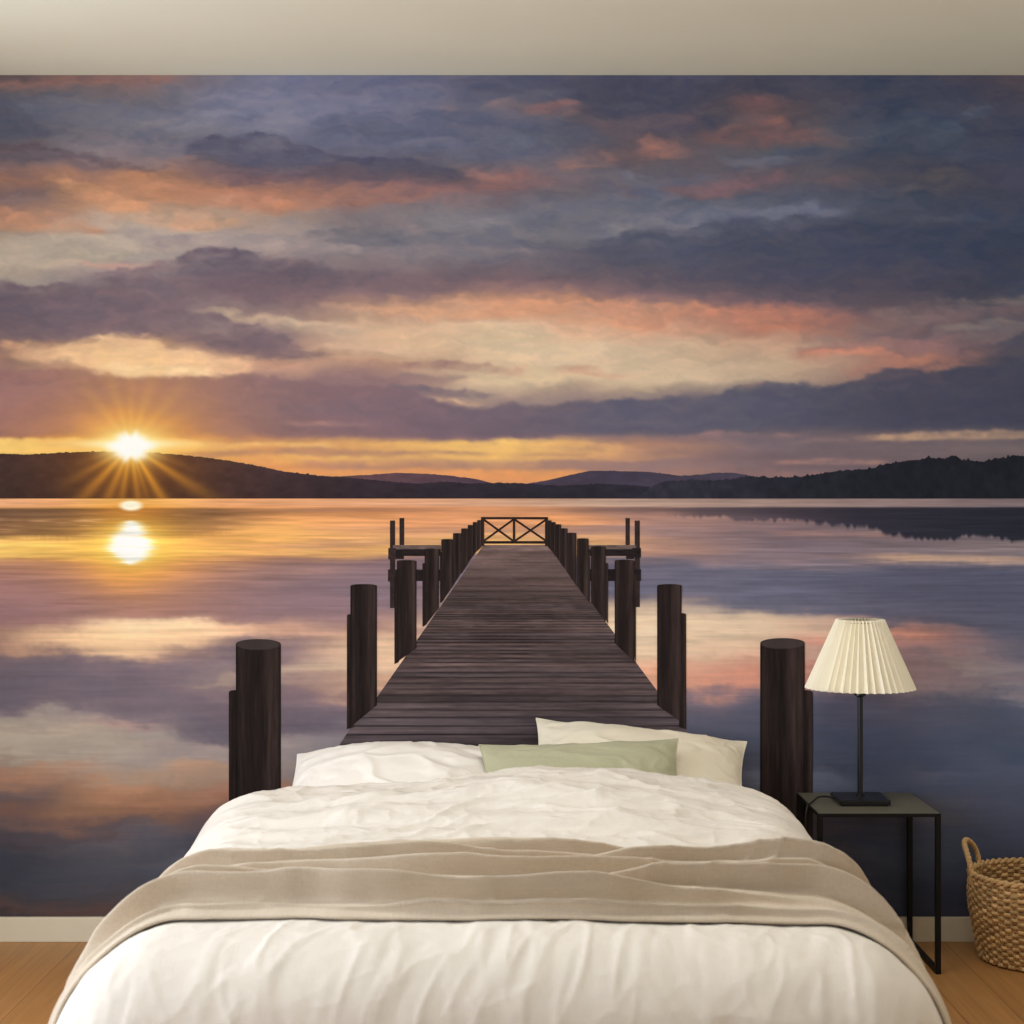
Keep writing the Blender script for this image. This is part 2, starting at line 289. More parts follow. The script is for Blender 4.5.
def paint_lake(X, Y, sky):           # sky: function giving the printed sky
    d = Y-SHORE
    k = np.clip(d/120, 0, 1)
    rip = afbm(X, Y+d*0, 46, 2.6, 41, 3, .6)
    rip2 = afbm(X, Y, 120, 9, 43, 4, .55)
    ys = 2*SHORE-1 - Y + rip*(1.2+1.5*(1-k)) + rip2*(3+4*k) + fbm(X/48, Y/22, 49, 5, .6)*13*np.clip((Y-560)/120, 0, 1) - np.clip((Y-640)/280,0,1)*6
    xs = X + fbm(X/50, Y/30, 44, 4)*(4+10*k)
    # gentle horizontal and vertical smear of the reflection
    acc = 0
    for dx, dy, w in [(0,0,.3),(-7,0,.16),(7,0,.16),(-14,3,.1),(14,-3,.1),(0,3,.09),(0,-3,.09)]:
        acc = acc + w*sky(xs+dx*(1+k), np.clip(ys+dy*(.3+1.2*k), 76, 492))
    img = acc
    # nearer water throws back less sky; shade low on the wall is painted in too
    f = np.interp(Y, [498,560,640,700,760,820,870,920], [1.0,.99,.99,.97,.90,.78,.70,.66])
    fr = np.interp(X, [0,300,620,760,1024], [1,1,1.0,1.03,1.05])
    img = img*(f*fr)[..., None]
    lum = img@np.array([.3,.59,.11])
    nb = np.clip((img[..., 2]-img[..., 1]+4)/26., 0, 1)*k
    img = img+(np.stack([lum*1.0, lum*.985, lum*1.085], -1)-img)*(nb*.38)[..., None]
    img = img*(1+.10*np.interp(X, [200, 620, 1024], [.3, 1, 1.6])*np.interp(Y, [520, 580, 700, 800], [0, 1, 1, .6]))[..., None]
    def warm(cx, cy, rx, ry, col, a, p=2.0):
        nonlocal img
        img = mixc(img, col, a*np.exp(-np.hypot((X-cx)/rx, (Y+rip*2-cy)/ry)**p))
    # reflection of the hills
    hl = crest(HILL_LEFT, X, 2, 61); hr = crest(HILL_RIGHT, X, 2.5, 62, 4)
    dl = (SHORE-hl)*.86; dr = (SHORE-hr)*.98
    jag = rip*3.2+rip2*2.0
    tl = np.clip((dl+2-d+jag)/6+.3, 0, 1)*sst((d-8.5)/2.5)*np.interp(X, [-50,150,215,300,470,560,650], [.9,.88,.75,.0,.0,.0,.0])
    img = mixc(img, (92,68,56), tl)
    band = sst((d-8)/3)*sst((17-d+rip*2)/6)
    img = mixc(img, (104,82,80), band*np.interp(X, [230,300,420,470,560,600,700], [0,.6,.40,.15,.25,.7,.85]))
    vert = vnoise(X/3.2, X*0+2.5, 63)*9-3
    tr = sst((dr+vert*.7-d+rip*1.5)/5+.4)*sst((d-7)/3)*np.interp(X, [660,700,860,1024], [0,.55,.95,1])
    img = mixc(img, np.stack([np.interp(X, [650,800,1024], v) for v in ([70,44,32],[66,42,34],[78,54,42])], -1), tr*.93)
    # pale strip of wind-smoothed water along the shore
    strip = sst((d+.6)/1.2)*sst((9.3-d)/2.0)
    sc = np.stack([np.interp(X, [0,60,131,220,400,600,800,1024], v) for v in ([224,226,250,226,222,190,150,124],[164,160,196,160,164,158,126,106],[122,112,110,112,126,138,118,106])], -1)
    img = mixc(img, sc, strip*.95)
    # warm light left of centre
    warm(131, 545, 150, 30, (240,168,84), .55); warm(60, 549, 90, 8, (250,200,100), .6); warm(200, 545, 60, 8, (246,182,90), .5)
    warm(280, 531, 50, 10, (244,186,100), .75); warm(330, 527, 90, 12, (232,166,106), .5); warm(470, 525, 110, 16, (222,156,116), .6)
    warm(131, 575, 60, 26, (226,148,90), .45)
    warm(131, 512, 40, 10, (190,104,40), .6)
    # sun column
    dx = np.abs(X-131+rip*5)
    img = mixc(img, (255,186,62), .85*np.exp(-np.hypot(dx/42, (Y-545)/32)**2))
    img = mixc(img, (255,226,120), .9*np.exp(-np.hypot(dx/34, (Y-547)/18)**2.2))
    hw = np.interp(Y, [519,524,528,534,541,548,555,561,566], [0,6,8,12,18,21,15,7,0])
    img = mixc(img, (255,240,180), .75*sst((hw+5-dx)/16+.5)*sst(hw/4))
    img = mixc(img, (255,252,240), sst((hw-dx)/12+.5)*sst(hw/4))
    img = mixc(img, (255,244,214), sst((1.5-np.hypot((X-131)/10.5, (Y-505.6)/4.8)*1.05)*1.2))
    # long fine ripple lines
    fl = afbm(X+rip2*30, Y, 70, 1.9, 47, 3, .6); fl2 = afbm(X+rip2*40, Y+rip2*5, 150, 4.2, 48, 4, .6)
    img = img*(1+(.13*fl*np.interp(Y, [500, 560, 640, 720], [1, .7, .3, .06])+.14*fl2*np.interp(Y, [505, 540, 620, 700, 780], [.6, .9, .55, .25, .1])))[..., None]
    # glints on ripples
    g = np.clip(rip-.25, 0, 1)*2
    img = mixc(img, (250,190,140), np.clip(g*.5*np.exp(-((Y-525)/12)**2)*np.exp(-((X-110)/190)**2), 0, .6))
    gl = np.clip(rip*rip2*3, -.3, .5)
    img = img*(1+.05*rip*np.interp(Y, [500,650,800], [1.2,.9,.3])+.05*gl)[..., None]
    return img
def post_wood(X, Y, x0, x1, seed, far=0.0):
    u = np.clip((X-x0)/(x1-x0), 0, 1)
    g = afbm(X, Y, 3.2, 60, seed, 4, .6); g2 = afbm(X, Y, 1.7, 26, seed+3, 3, .6)
    shade = .80+.42*np.exp(-((u-.82)/.20)**2)+.18*np.exp(-((u-.1)/.12)**2)-.35*np.exp(-((u-.0)/.05)**2)-.3*np.exp(-((u-1)/.05)**2)
    c = np.array([43.,33.,30.])*(1-far)+np.array([58.,46.,43.])*far
    return c*(shade*(1+.30*g+.22*g2))[..., None]
PIER_L = lambda y: np.where(y < 706.5, 515-.700*(y-500), 365-(y-706.5)*.667)
PIER_R = lambda y: np.where(y < 706.5, 515+.745*(y-500), 671.5+(y-706.5)*.62)
def paint_pier(X, Y):
    z = 2600.0/(Y-498.5)                # distance along the boards
    lane = (X-515)/(Y-498.5)
    zz = z+.05*afbm(lane, z, .9, .35, 70, 3)
    q = zz/0.44; i = np.floor(q).astype(np.int64); f = q-np.floor(q)
    row = _hash(i, i*0, 71); row2 = _hash(i, i*0+3, 72); gw = _hash(i, i*0+5, 76)
    g = afbm(lane+row*9, z, .55, .10, 73, 5, .62); w = afbm(lane, z, .22, 1.4, 74, 4, .6); big = afbm(lane, z, .8, 4., 75, 4)
    g2 = afbm(lane+row2*5, z, .16, .05, 77, 4, .6)
    amp = np.clip((Y-535)/80, .15, 1)
    edge = np.minimum(f, 1-f)*0.44*(Y-498.5)**2/2600
    gap = np.exp(-(np.clip(edge, 0, 9)/.75)**2)*np.clip((Y-555)/70, 0, 1)*(.30+.35*gw)*np.clip(1+1.2*w, .3, 1.4)
    t = np.clip((Y-545)/200, 0, 1)
    base = np.stack([np.interp(t, [0,.2,.5,.8,1], v) for v in ([112,104,92,80,72],[92,86,77,68,63],[88,82,75,68,65])], -1)
    l = 1+.34*(row-.5)*amp+.26*g*amp+.20*g2*amp+.16*w+.20*big
    l = l*(1-gap)
    tint = np.array([1.0,.985,.985])+np.array([.05,.0,-.05])*(row2-.5)[..., None]*amp[..., None]
    return base*l[..., None]*tint
# posts: x0, x1, top, bottom at left, bottom at right, roundness of the top, far
POSTS = [
 (229,241,690,870,870,.35,0),(236,281,639,870,870,.22,0),
 (347,354,614,729,727,.4,.05),(350.5,377,584,727,705,.13,.1),
 (394.5,399,575,664,662,.4,.15),(397,416.5,560,662,648,.12,.2),
 (422.5,427,563,627,624,.3,.2),(424.7,439,548.5,626,608,.1,.25),
 (440,444,552,603,600,.3,.3),(441.3,453,539,603,586,.1,.3),
 (453,461.7,533,586,572,.1,.35),(461.2,468.6,528.3,574,563,.1,.4),(467.7,473.8,525,563,555,.1,.4),(472.8,477.8,522,556,550,.1,.45),(477.2,481.7,520,551,547,.1,.45),(481,484,517.3,546,546,.05,.45),
 (545,548,517.3,546,546,.05,.45),(547.8,551.6,520.4,547,551,.1,.45),(551.4,555.6,522,550,557,.1,.45),(555.3,561.2,524.2,555,564,.1,.4),(560.3,567.6,528.2,563,572,.1,.4),
 (566.4,576.4,532.6,571,586,.1,.35),(587.5,590,552,596,603,.3,.3),(577,588.6,538.2,586,602,.1,.3),
 (604,608,563,616,624,.3,.2),(591,605.6,546,602,622,.1,.25),
 (632,635.8,575,640,664,.4,.15),(614.6,634.6,559.6,643,662,.12,.2),
 (679,686,613,727,729,.4,.05),(657,681.5,584,705,722,.13,.1),
 (799,812.5,690,870,870,.35,0),(760,804.5,638,870,870,.22,0),
]
# ---------------------------------------------------------------- scene helpers
SC = bpy.context.scene
COL = SC.collection
PI = math.pi
D, F, EYE = 5.0, 330.0, 1.30            # camera distance to the wall, print pixels per metre on the wall, eye height
def link(o, parent=None):
    COL.objects.link(o)
    if parent is not None: o.parent = parent
    return o
def tag(o, label=None, cat=None, group=None, kind=None):
    if label: o['label'] = label
    if cat: o['category'] = cat
    if group: o['group'] = group
    if kind: o['kind'] = kind
    return o
def empty(name, loc=(0,0,0), rz=0):
    o = bpy.data.objects.new(name, None); o.location = loc; o.rotation_euler = (0,0,rz); o.empty_display_size = .1
    return link(o)
def mesh_obj(name, verts, faces, mat, parent=None, smooth=False, colors=None):
    me = bpy.data.meshes.new(name)
    verts = np.asarray(verts, np.float32).reshape(-1, 3)
    if isinstance(faces, np.ndarray):
        n = len(faces); k = faces.shape[1]
        me.vertices.add(len(verts)); me.vertices.foreach_set('co', verts.ravel())
        me.loops.add(n*k); me.loops.foreach_set('vertex_index', faces.ravel().astype(np.int32))
        me.polygons.add(n); me.polygons.foreach_set('loop_start', np.arange(0, n*k, k, dtype=np.int32))
        me.update(calc_edges=True); me.validate()
    else:
        me.from_pydata(verts.tolist(), [], faces); me.update()
    if smooth:
        me.polygons.foreach_set('use_smooth', [True]*len(me.polygons))
    if colors is not None:
        at = me.color_attributes.new('print', 'FLOAT_COLOR', 'POINT')
        c = np.ones((len(verts), 4), np.float32); c[:, :3] = colors
        at.data.foreach_set('color', c.ravel())
    me.materials.append(mat)
    return link(bpy.data.objects.new(name, me), parent)
def grid_faces(nr, nc):
    i = np.arange(nr-1)[:, None]*nc+np.arange(nc-1)[None, :]
    return np.stack([i, i+1, i+1+nc, i+nc], -1).reshape(-1, 4)
class MB:
    def __init__(s): s.bm = bmesh.new()
    def box(s, lo, hi, bev=0.0, seg=2):
        bm = bmesh.new(); bmesh.ops.create_cube(bm, size=1)
        for v in bm.verts:
            for k in range(3): v.co[k] = lo[k]+(v.co[k]+.5)*(hi[k]-lo[k])
        if bev: bmesh.ops.bevel(bm, geom=bm.edges[:], offset=bev, segments=seg, affect='EDGES', profile=.6)
        s._add(bm); return s
    def lathe(s, prof, c=(0,0,0), n=48, caps=True):
        bm = bmesh.new(); rings = []
        for r, z in prof:
            rings.append([bm.verts.new((c[0]+r*math.cos(2*PI*k/n), c[1]+r*math.sin(2*PI*k/n), c[2]+z)) for k in range(n)])
        for a, b in zip(rings, rings[1:]):
            for k in range(n): bm.faces.new((a[k], a[(k+1) % n], b[(k+1) % n], b[k]))
        if caps:
            bm.faces.new(rings[0][::-1]); bm.faces.new(rings[-1])
        s._add(bm); return s
    def tube(s, pts, r, n=10, closed=False):
        pts = [Vector(p) for p in pts]; bm = bmesh.new(); rings = []; N = len(pts)
        up = Vector((0,0,1))
        prev = None
        for i, p in enumerate(pts):
            t = (pts[(i+1) % N]-pts[i-1]) if closed else (pts[min(i+1, N-1)]-pts[max(i-1, 0)])
            t.normalize()
            if prev is None:
                x = t.cross(up if abs(t.z) < .9 else Vector((1,0,0))).normalized()
            else:
                x = (prev-t*prev.dot(t)).normalized()
            prev = x; y = t.cross(x)
            rr = r[i] if hasattr(r, '__len__') else r
            rings.append([bm.verts.new(p+x*rr*math.cos(2*PI*k/n)+y*rr*math.sin(2*PI*k/n)) for k in range(n)])
        for i in range(N if closed else N-1):
            a, b = rings[i], rings[(i+1) % N]
            for k in range(n): bm.faces.new((a[k], a[(k+1) % n], b[(k+1) % n], b[k]))
        if not closed:
            bm.faces.new(rings[0][::-1]); bm.faces.new(rings[-1])
        s._add(bm); return s
    def _add(s, bm):
        me = bpy.data.meshes.new('tmp'); bm.to_mesh(me); bm.free(); s.bm.from_mesh(me); bpy.data.meshes.remove(me)
    def build(s, name, mat, parent=None, smooth=False):
        bmesh.ops.recalc_face_normals(s.bm, faces=s.bm.faces[:])
        me = bpy.data.meshes.new(name); s.bm.to_mesh(me); s.bm.free()
        if smooth:
            me.polygons.foreach_set('use_smooth', [True]*len(me.polygons))
        me.materials.append(mat)
        o = link(bpy.data.objects.new(name, me), parent)
        if smooth == 'auto':
            me.set_sharp_from_angle(angle=math.radians(35))
        return o
def s2l(c):
    c = np.clip(np.asarray(c, float)/255., 0, 1)
    return np.where(c <= .04045, c/12.92, ((c+.055)/1.055)**2.4)
def rgb(r, g, b): return tuple(s2l((r, g, b)))+(1.,)
# ---------------------------------------------------------------- materials
def mat(name):
    m = bpy.data.materials.new(name); m.use_nodes = True
    nt = m.node_tree; b = nt.nodes['Principled BSDF']
    return m, nt, b
def nd(nt, typ, **kw):
    n = nt.nodes.new(typ)
    for k, v in kw.items():
        if k in n.inputs: n.inputs[k].default_value = v
        else: setattr(n, k, v)
    return n
def plain(name, col, rough=.5, metal=0., spec=.5, var=.05, scale=30., bump=0., bscale=200., aniso=None):
    m, nt, b = mat(name); L = nt.links
    tc = nd(nt, 'ShaderNodeTexCoord'); co = tc.outputs['Object']
    if aniso:
        mp = nd(nt, 'ShaderNodeMapping'); mp.inputs['Scale'].default_value = aniso; L.new(co, mp.inputs['Vector']); co = mp.outputs['Vector']
    nz = nd(nt, 'ShaderNodeTexNoise', Scale=scale, Detail=4.); L.new(co, nz.inputs['Vector'])
    rp = nd(nt, 'ShaderNodeValToRGB')
    c = np.array(col[:3])
    rp.color_ramp.elements[0].position = .3; rp.color_ramp.elements[1].position = .7
    rp.color_ramp.elements[0].color = tuple(c*(1-var))+(1,); rp.color_ramp.elements[1].color = tuple(np.minimum(c*(1+var), 1))+(1,)
    L.new(nz.outputs['Fac'], rp.inputs['Fac']); L.new(rp.outputs['Color'], b.inputs['Base Color'])
    b.inputs['Roughness'].default_value = rough; b.inputs['Metallic'].default_value = metal; b.inputs['Specular IOR Level'].default_value = spec
    if bump:
        n2 = nd(nt, 'ShaderNodeTexNoise', Scale=bscale, Detail=3.); L.new(co, n2.inputs['Vector'])
        bp = nd(nt, 'ShaderNodeBump', Strength=bump, Distance=.002); L.new(n2.outputs['Fac'], bp.inputs['Height']); L.new(bp.outputs['Normal'], b.inputs['Normal'])
    return m
def fabric(name, col, rough=.9, var=.05, weave=700., bump=.25, sheen=.15, slub=.05):
    m, nt, b = mat(name); L = nt.links
    tc = nd(nt, 'ShaderNodeTexCoord'); co = tc.outputs['Object']
    def stripes(sc):
        mp = nd(nt, 'ShaderNodeMapping'); mp.inputs['Scale'].default_value = sc; L.new(co, mp.inputs['Vector'])
        nz = nd(nt, 'ShaderNodeTexNoise', Scale=1., Detail=2.); L.new(mp.outputs['Vector'], nz.inputs['Vector']); return nz.outputs['Fac']
    a = stripes((weave, weave*.06, weave*.3)); c = stripes((weave*.06, weave, weave))
    ad = nd(nt, 'ShaderNodeMath', operation='ADD'); L.new(a, ad.inputs[0]); L.new(c, ad.inputs[1])
    big = nd(nt, 'ShaderNodeTexNoise', Scale=5., Detail=3.); L.new(co, big.inputs['Vector'])
    s1 = nd(nt, 'ShaderNodeMapRange'); s1.inputs['From Min'].default_value = .6; s1.inputs['From Max'].default_value = 1.4
    s1.inputs['To Min'].default_value = 1-slub; s1.inputs['To Max'].default_value = 1+slub*.6; L.new(ad.outputs[0], s1.inputs['Value'])
    s2 = nd(nt, 'ShaderNodeMapRange'); s2.inputs['From Min'].default_value = .3; s2.inputs['From Max'].default_value = .7
    s2.inputs['To Min'].default_value = 1-var; s2.inputs['To Max'].default_value = 1.; L.new(big.outputs['Fac'], s2.inputs['Value'])
    mu = nd(nt, 'ShaderNodeMath', operation='MULTIPLY'); L.new(s1.outputs[0], mu.inputs[0]); L.new(s2.outputs[0], mu.inputs[1])
    vm = nd(nt, 'ShaderNodeVectorMath', operation='SCALE'); vm.inputs[0].default_value = col[:3]; L.new(mu.outputs[0], vm.inputs['Scale'])
    L.new(vm.outputs[0], b.inputs['Base Color'])
    b.inputs['Roughness'].default_value = rough; b.inputs['Specular IOR Level'].default_value = .15
    b.inputs['Sheen Weight'].default_value = sheen; b.inputs['Sheen Roughness'].default_value = .6
    bp = nd(nt, 'ShaderNodeBump', Strength=bump, Distance=.0015); L.new(ad.outputs[0], bp.inputs['Height']); L.new(bp.outputs['Normal'], b.inputs['Normal'])
    return m
def print_mat():
    m, nt, b = mat('printed_wallpaper'); L = nt.links
    at = nd(nt, 'ShaderNodeAttribute', attribute_name='print'); L.new(at.outputs['Color'], b.inputs['Base Color'])
    b.inputs['Roughness'].default_value = .85; b.inputs['Specular IOR Level'].default_value = .08
    tc = nd(nt, 'ShaderNodeTexCoord'); nz = nd(nt, 'ShaderNodeTexNoise', Scale=420., Detail=2.); L.new(tc.outputs['Object'], nz.inputs['Vector'])
    bp = nd(nt, 'ShaderNodeBump', Strength=.08, Distance=.0006); L.new(nz.outputs['Fac'], bp.inputs['Height']); L.new(bp.outputs['Normal'], b.inputs['Normal'])
    return m
def floor_mat():
    m, nt, b = mat('oak_boards'); L = nt.links
    tc = nd(nt, 'ShaderNodeTexCoord')
    mp = nd(nt, 'ShaderNodeMapping'); mp.inputs['Rotation'].default_value = (0, 0, PI/2); L.new(tc.outputs['Object'], mp.inputs['Vector'])
    br = nd(nt, 'ShaderNodeTexBrick'); br.inputs['Scale'].default_value = 1.; br.inputs['Brick Width'].default_value = 1.6; br.inputs['Row Height'].default_value = .145
    br.inputs['Mortar Size'].default_value = .0012; br.inputs['Mortar Smooth'].default_value = .3; br.offset = .37
    br.inputs['Color1'].default_value = FLOOR_A; br.inputs['Color2'].default_value = FLOOR_B; br.inputs['Mortar'].default_value = FLOOR_M
    L.new(mp.outputs['Vector'], br.inputs['Vector'])
    m2 = nd(nt, 'ShaderNodeMapping'); m2.inputs['Scale'].default_value = (60, 2.2, 1); L.new(tc.outputs['Object'], m2.inputs['Vector'])
    nz = nd(nt, 'ShaderNodeTexNoise', Scale=1., Detail=6., Roughness=.6, Distortion=.6); L.new(m2.outputs['Vector'], nz.inputs['Vector'])
    mr = nd(nt, 'ShaderNodeMapRange'); mr.inputs['From Min'].default_value = .3; mr.inputs['From Max'].default_value = .7; mr.inputs['To Min'].default_value = .80; mr.inputs['To Max'].default_value = 1.08
    L.new(nz.outputs['Fac'], mr.inputs['Value'])
    vm = nd(nt, 'ShaderNodeVectorMath', operation='SCALE'); L.new(br.outputs['Color'], vm.inputs[0]); L.new(mr.outputs[0], vm.inputs['Scale'])
    L.new(vm.outputs[0], b.inputs['Base Color']); b.inputs['Roughness'].default_value = .42; b.inputs['Specular IOR Level'].default_value = .35
    bp = nd(nt, 'ShaderNodeBump', Strength=.1, Distance=.002); L.new(nz.outputs['Fac'], bp.inputs['Height']); L.new(bp.outputs['Normal'], b.inputs['Normal'])
    return m
WORLD, WIN, CEIL_FILL, EXPO = 0.50, 82., 17., 0.0
# ---------------------------------------------------------------- tuned values
FLOOR_A = rgb(186,136,82); FLOOR_B = rgb(170,120,68); FLOOR_M = rgb(110,72,40)
E_FIT = None
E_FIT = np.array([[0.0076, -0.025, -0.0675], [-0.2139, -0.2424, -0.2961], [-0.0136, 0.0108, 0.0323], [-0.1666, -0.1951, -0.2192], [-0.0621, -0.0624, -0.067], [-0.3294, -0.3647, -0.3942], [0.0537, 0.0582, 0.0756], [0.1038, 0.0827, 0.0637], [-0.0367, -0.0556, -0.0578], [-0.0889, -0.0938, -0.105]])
def inv_light_gain(X, Y):                     # inverse of the room light on the wall, put into the print colours
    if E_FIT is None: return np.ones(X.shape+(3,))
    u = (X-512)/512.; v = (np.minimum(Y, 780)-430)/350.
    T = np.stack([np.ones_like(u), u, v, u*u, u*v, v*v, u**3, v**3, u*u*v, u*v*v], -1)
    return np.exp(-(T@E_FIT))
M_WALL = plain('warm_white_paint', rgb(226,220,204), .9, spec=.1, var=.01, scale=3., bump=.08, bscale=300.)
M_CEIL = plain('ceiling_paint', rgb(238,237,218), .95, spec=.05, var=.012, scale=4., bump=.1, bscale=260.)
M_TRIM = plain('trim_paint', rgb(222,212,188), .5, spec=.3, var=.01)
M_PRINT = print_mat(); M_FLOOR = floor_mat()
M_DUVET = fabric('white_linen', rgb(228,220,208), weave=420., bump=.3, var=.03, slub=.03)
M_THROW = fabric('beige_linen', rgb(205,189,168), weave=330., bump=.5, var=.06, slub=.10)
M_PIL_W = fabric('white_cotton', rgb(246,240,230), weave=600., bump=.2, var=.02, slub=.02)
M_PIL_C = fabric('cream_cotton', rgb(238,229,206), weave=600., bump=.2, var=.03, slub=.03)
M_PIL_G = fabric('sage_linen', rgb(181,179,147), weave=420., bump=.4, var=.05, slub=.07)
M_MATT = fabric('mattress_ticking', rgb(232,228,220))
M_BASE = fabric('bed_upholstery', rgb(190,180,164))
M_LEGW = plain('dark_wood_leg', rgb(60,44,34), .5)
M_BLACK = plain('black_steel', rgb(18,17,17), .5, spec=.2, var=.1, bump=.05)
M_TOP = plain('dark_olive_metal_top', rgb(98,95,80), .5, spec=.4, var=.06, scale=12., bump=.06)
M_LAMP = plain('black_lacquer', rgb(20,19,19), .3, spec=.5, var=.05)
M_CORD = plain('black_rubber', rgb(18,18,18), .6)
M_SHADE = plain('pleated_paper', rgb(246,238,216), .85, spec=.1, var=.015, scale=20., bump=.05)
M_SHADE.node_tree.nodes['Principled BSDF'].inputs['Transmission Weight'].default_value = 0.
M_BULB = plain('frosted_glass', rgb(240,238,230), .4)
# ---------------------------------------------------------------- the setting
HW, RL, RH = 2.157, 6.6, 2.624
MB().box((-HW-.12,-RL,-.1), (HW+.12,.12,0)).build('floor', M_FLOOR)
MB().box((-HW-.12,-RL,RH), (HW+.12,.12,RH+.1)).build('ceiling', M_CEIL)
MB().box((-HW-.12,0,0), (HW+.12,.12,RH)).build('wall_back', M_WALL)
wy0, wy1, wz0, wz1 = -3.7, -.9, .35, 2.40
MB().box((-HW-.12,-RL,0), (-HW,wy0,RH)).box((-HW-.12,wy1,0), (-HW,0,RH)).box((-HW-.12,wy0,0), (-HW,wy1,wz0)).box((-HW-.12,wy0,wz1), (-HW,wy1,RH)).build('wall_left', M_WALL)
MB().box((HW,-RL,0), (HW+.12,0,RH)).build('wall_right', M_WALL)
MB().box((-HW-.12,-RL-.12,0), (-HW+.9,-RL,RH)).box((HW-.9,-RL-.12,0), (HW+.12,-RL,RH)).box((-HW+.9,-RL-.12,2.1), (HW-.9,-RL,RH)).build('wall_front', M_WALL)
wf = MB()
for y in (wy0, (wy0+wy1)/2-.025, wy1-.05): wf.box((-HW-.09,y,wz0), (-HW-.03,y+.05,wz1), .004)
for z in (wz0, wz1-.05): wf.box((-HW-.09,wy0,z), (-HW-.03,wy1,z+.05), .004)
wf.build('window_1', M_TRIM)
BBT = .0745
MB().box((-HW,-.015,0), (HW,0,BBT), .003).build('baseboard_back', M_TRIM)
MB().box((-HW,-RL,0), (-HW+.015,-.015,BBT), .003).build('baseboard_left', M_TRIM)
MB().box((HW-.015,-RL,0), (HW,-.015,BBT), .003).build('baseboard_right', M_TRIM)
for n in ('floor','ceiling','wall_back','wall_left','wall_right','wall_front','window_1','baseboard_back','baseboard_left','baseboard_right'):
    bpy.data.objects[n]['kind'] = 'structure'
# ---------------------------------------------------------------- the mural
mural = tag(empty('wall_mural', (0,-.001,BBT)), 'wall-filling photo mural of a wooden pier on a lake at sunset, behind the bed', 'wall mural')
def wall_xyz(X, Y, lay):
    return np.stack([(X-512)/F, np.full_like(X, -.0006-.0005*lay), EYE-(Y-512)/F-BBT], -1)
def printed(name, X, Y, col, lay, label=None):
    c = s2l(np.clip(col, 0, 255))*inv_light_gain(X, Y)
    o = mesh_obj(name, wall_xyz(X, Y, lay).reshape(-1, 3), grid_faces(*X.shape), M_PRINT, mural, False, np.clip(c, 0, .97).reshape(-1, 3))
    if label: o['label'] = label
    return o
PX0, PX1 = 512-HW*F+.5, 512+HW*F-.5
TOP, BOT = 512-(RH-EYE)*F+.3, 512-(BBT-EYE)*F
_sx, _sy = np.meshgrid(np.arange(-230, 1256, 1.5), np.arange(74, 500.5, 1.25))
_sky = paint_sky(_sx, _sy)
def sky_at(X, Y):
    u = np.clip((X+230)/1.5, 0, _sx.shape[1]-1.001); v = np.clip((Y-74)/1.25, 0, _sx.shape[0]-1.001)
    i = u.astype(int); j = v.astype(int); fu = (u-i)[..., None]; fv = (v-j)[..., None]
    return (_sky[j, i]*(1-fu)+_sky[j, i+1]*fu)*(1-fv)+(_sky[j+1, i]*(1-fu)+_sky[j+1, i+1]*fu)*fv
gx = np.linspace(PX0, PX1, 960)
X, Y = np.meshgrid(gx, np.linspace(TOP, SHORE, 340))
printed('printed_sky', X, Y, sun_glow(sky_at(X, Y), X, Y), 0, 'dusk sky with orange and slate clouds and the low sun')
yy = np.concatenate([np.linspace(SHORE, 580, 110), np.linspace(581, BOT, 230)])
X, Y = np.meshgrid(gx, yy)
printed('printed_lake', X, Y, paint_lake(X, Y, sky_at), 0, 'still water mirroring the sunset')
def hill(name, pts, x0, x1, amp, seed, lx, fn, lay, label, nr=26, step=.8):
    x = np.arange(x0, x1, step); t = crest(pts, x, amp, seed, lx)
    v = np.linspace(0, 1, nr)[:, None]
    Y = t[None]+(SHORE-t[None])*v; X = np.repeat(x[None], nr, 0)
    printed(name, X, Y, fn(X, Y), lay, label)
hill('printed_hill', HILL_FAR, 300, 800, .8, 51, 5, paint_hill_far, 1, 'hazy distant ridge')
hill('printed_hill', HILL_LEFT, PX0, 652, 1.8, 61, 3, paint_hill_left, 2, 'dark wooded ridge with sun rays across it', 40)
hill('printed_hill', HILL_RIGHT, 632, PX1, 4.0, 62, 4, paint_hill_right, 2.3, 'near-black pine shore')
v = np.linspace(0, 1, 330)[:, None]; ys = 545+(BOT-545)*v**1.25
u = np.linspace(0, 1, 200)[None]
Y = np.repeat(ys, 200, 1); X = PIER_L(Y)*(1-u)+PIER_R(Y)*u
printed('printed_pier', X, Y, paint_pier(X, Y), 1, 'weathered plank deck running out to the horizon')
def beam(quads, name, lay, label, far=.4, seed=300):
    VX, VY, CC, FF, LL = [], [], [], [], []; off = 0
    for n_q, q in enumerate(quads):                       # four corners, painted with a fine grid inside
        (ax, ay), (bx, by), (cx, cy), (dx, dy) = q[:4]
        n1 = max(2, int(math.hypot(bx-ax, by-ay)/1.2)+1); n2 = max(3, int(math.hypot(dx-ax, dy-ay)/1.0)+1)
        s, t = np.meshgrid(np.linspace(0, 1, n1), np.linspace(0, 1, n2))
        X = (ax*(1-s)+bx*s)*(1-t)+(dx*(1-s)+cx*s)*t; Y = (ay*(1-s)+by*s)*(1-t)+(dy*(1-s)+cy*s)*t
        c = np.array(q[4] if len(q) > 4 else (48,38,37), float)
        col = c*(1+.3*afbm(X, Y, 9, 3, seed+off % 97, 4)[..., None])
        FF.append(grid_faces(*X.shape)+off); off += X.size
        LL.append(np.full(X.size, lay+.05*n_q)); VX.append(X.ravel()); VY.append(Y.ravel()); CC.append(col.reshape(-1, 3))
    X = np.concatenate(VX); Y = np.concatenate(VY)
    c = s2l(np.clip(np.concatenate(CC), 0, 255))*inv_light_gain(X, Y)
    o = mesh_obj(name, wall_xyz(X, Y, np.concatenate(LL)), np.concatenate(FF), M_PRINT, mural, False, np.clip(c, 0, .97)); o['label'] = label
    return o
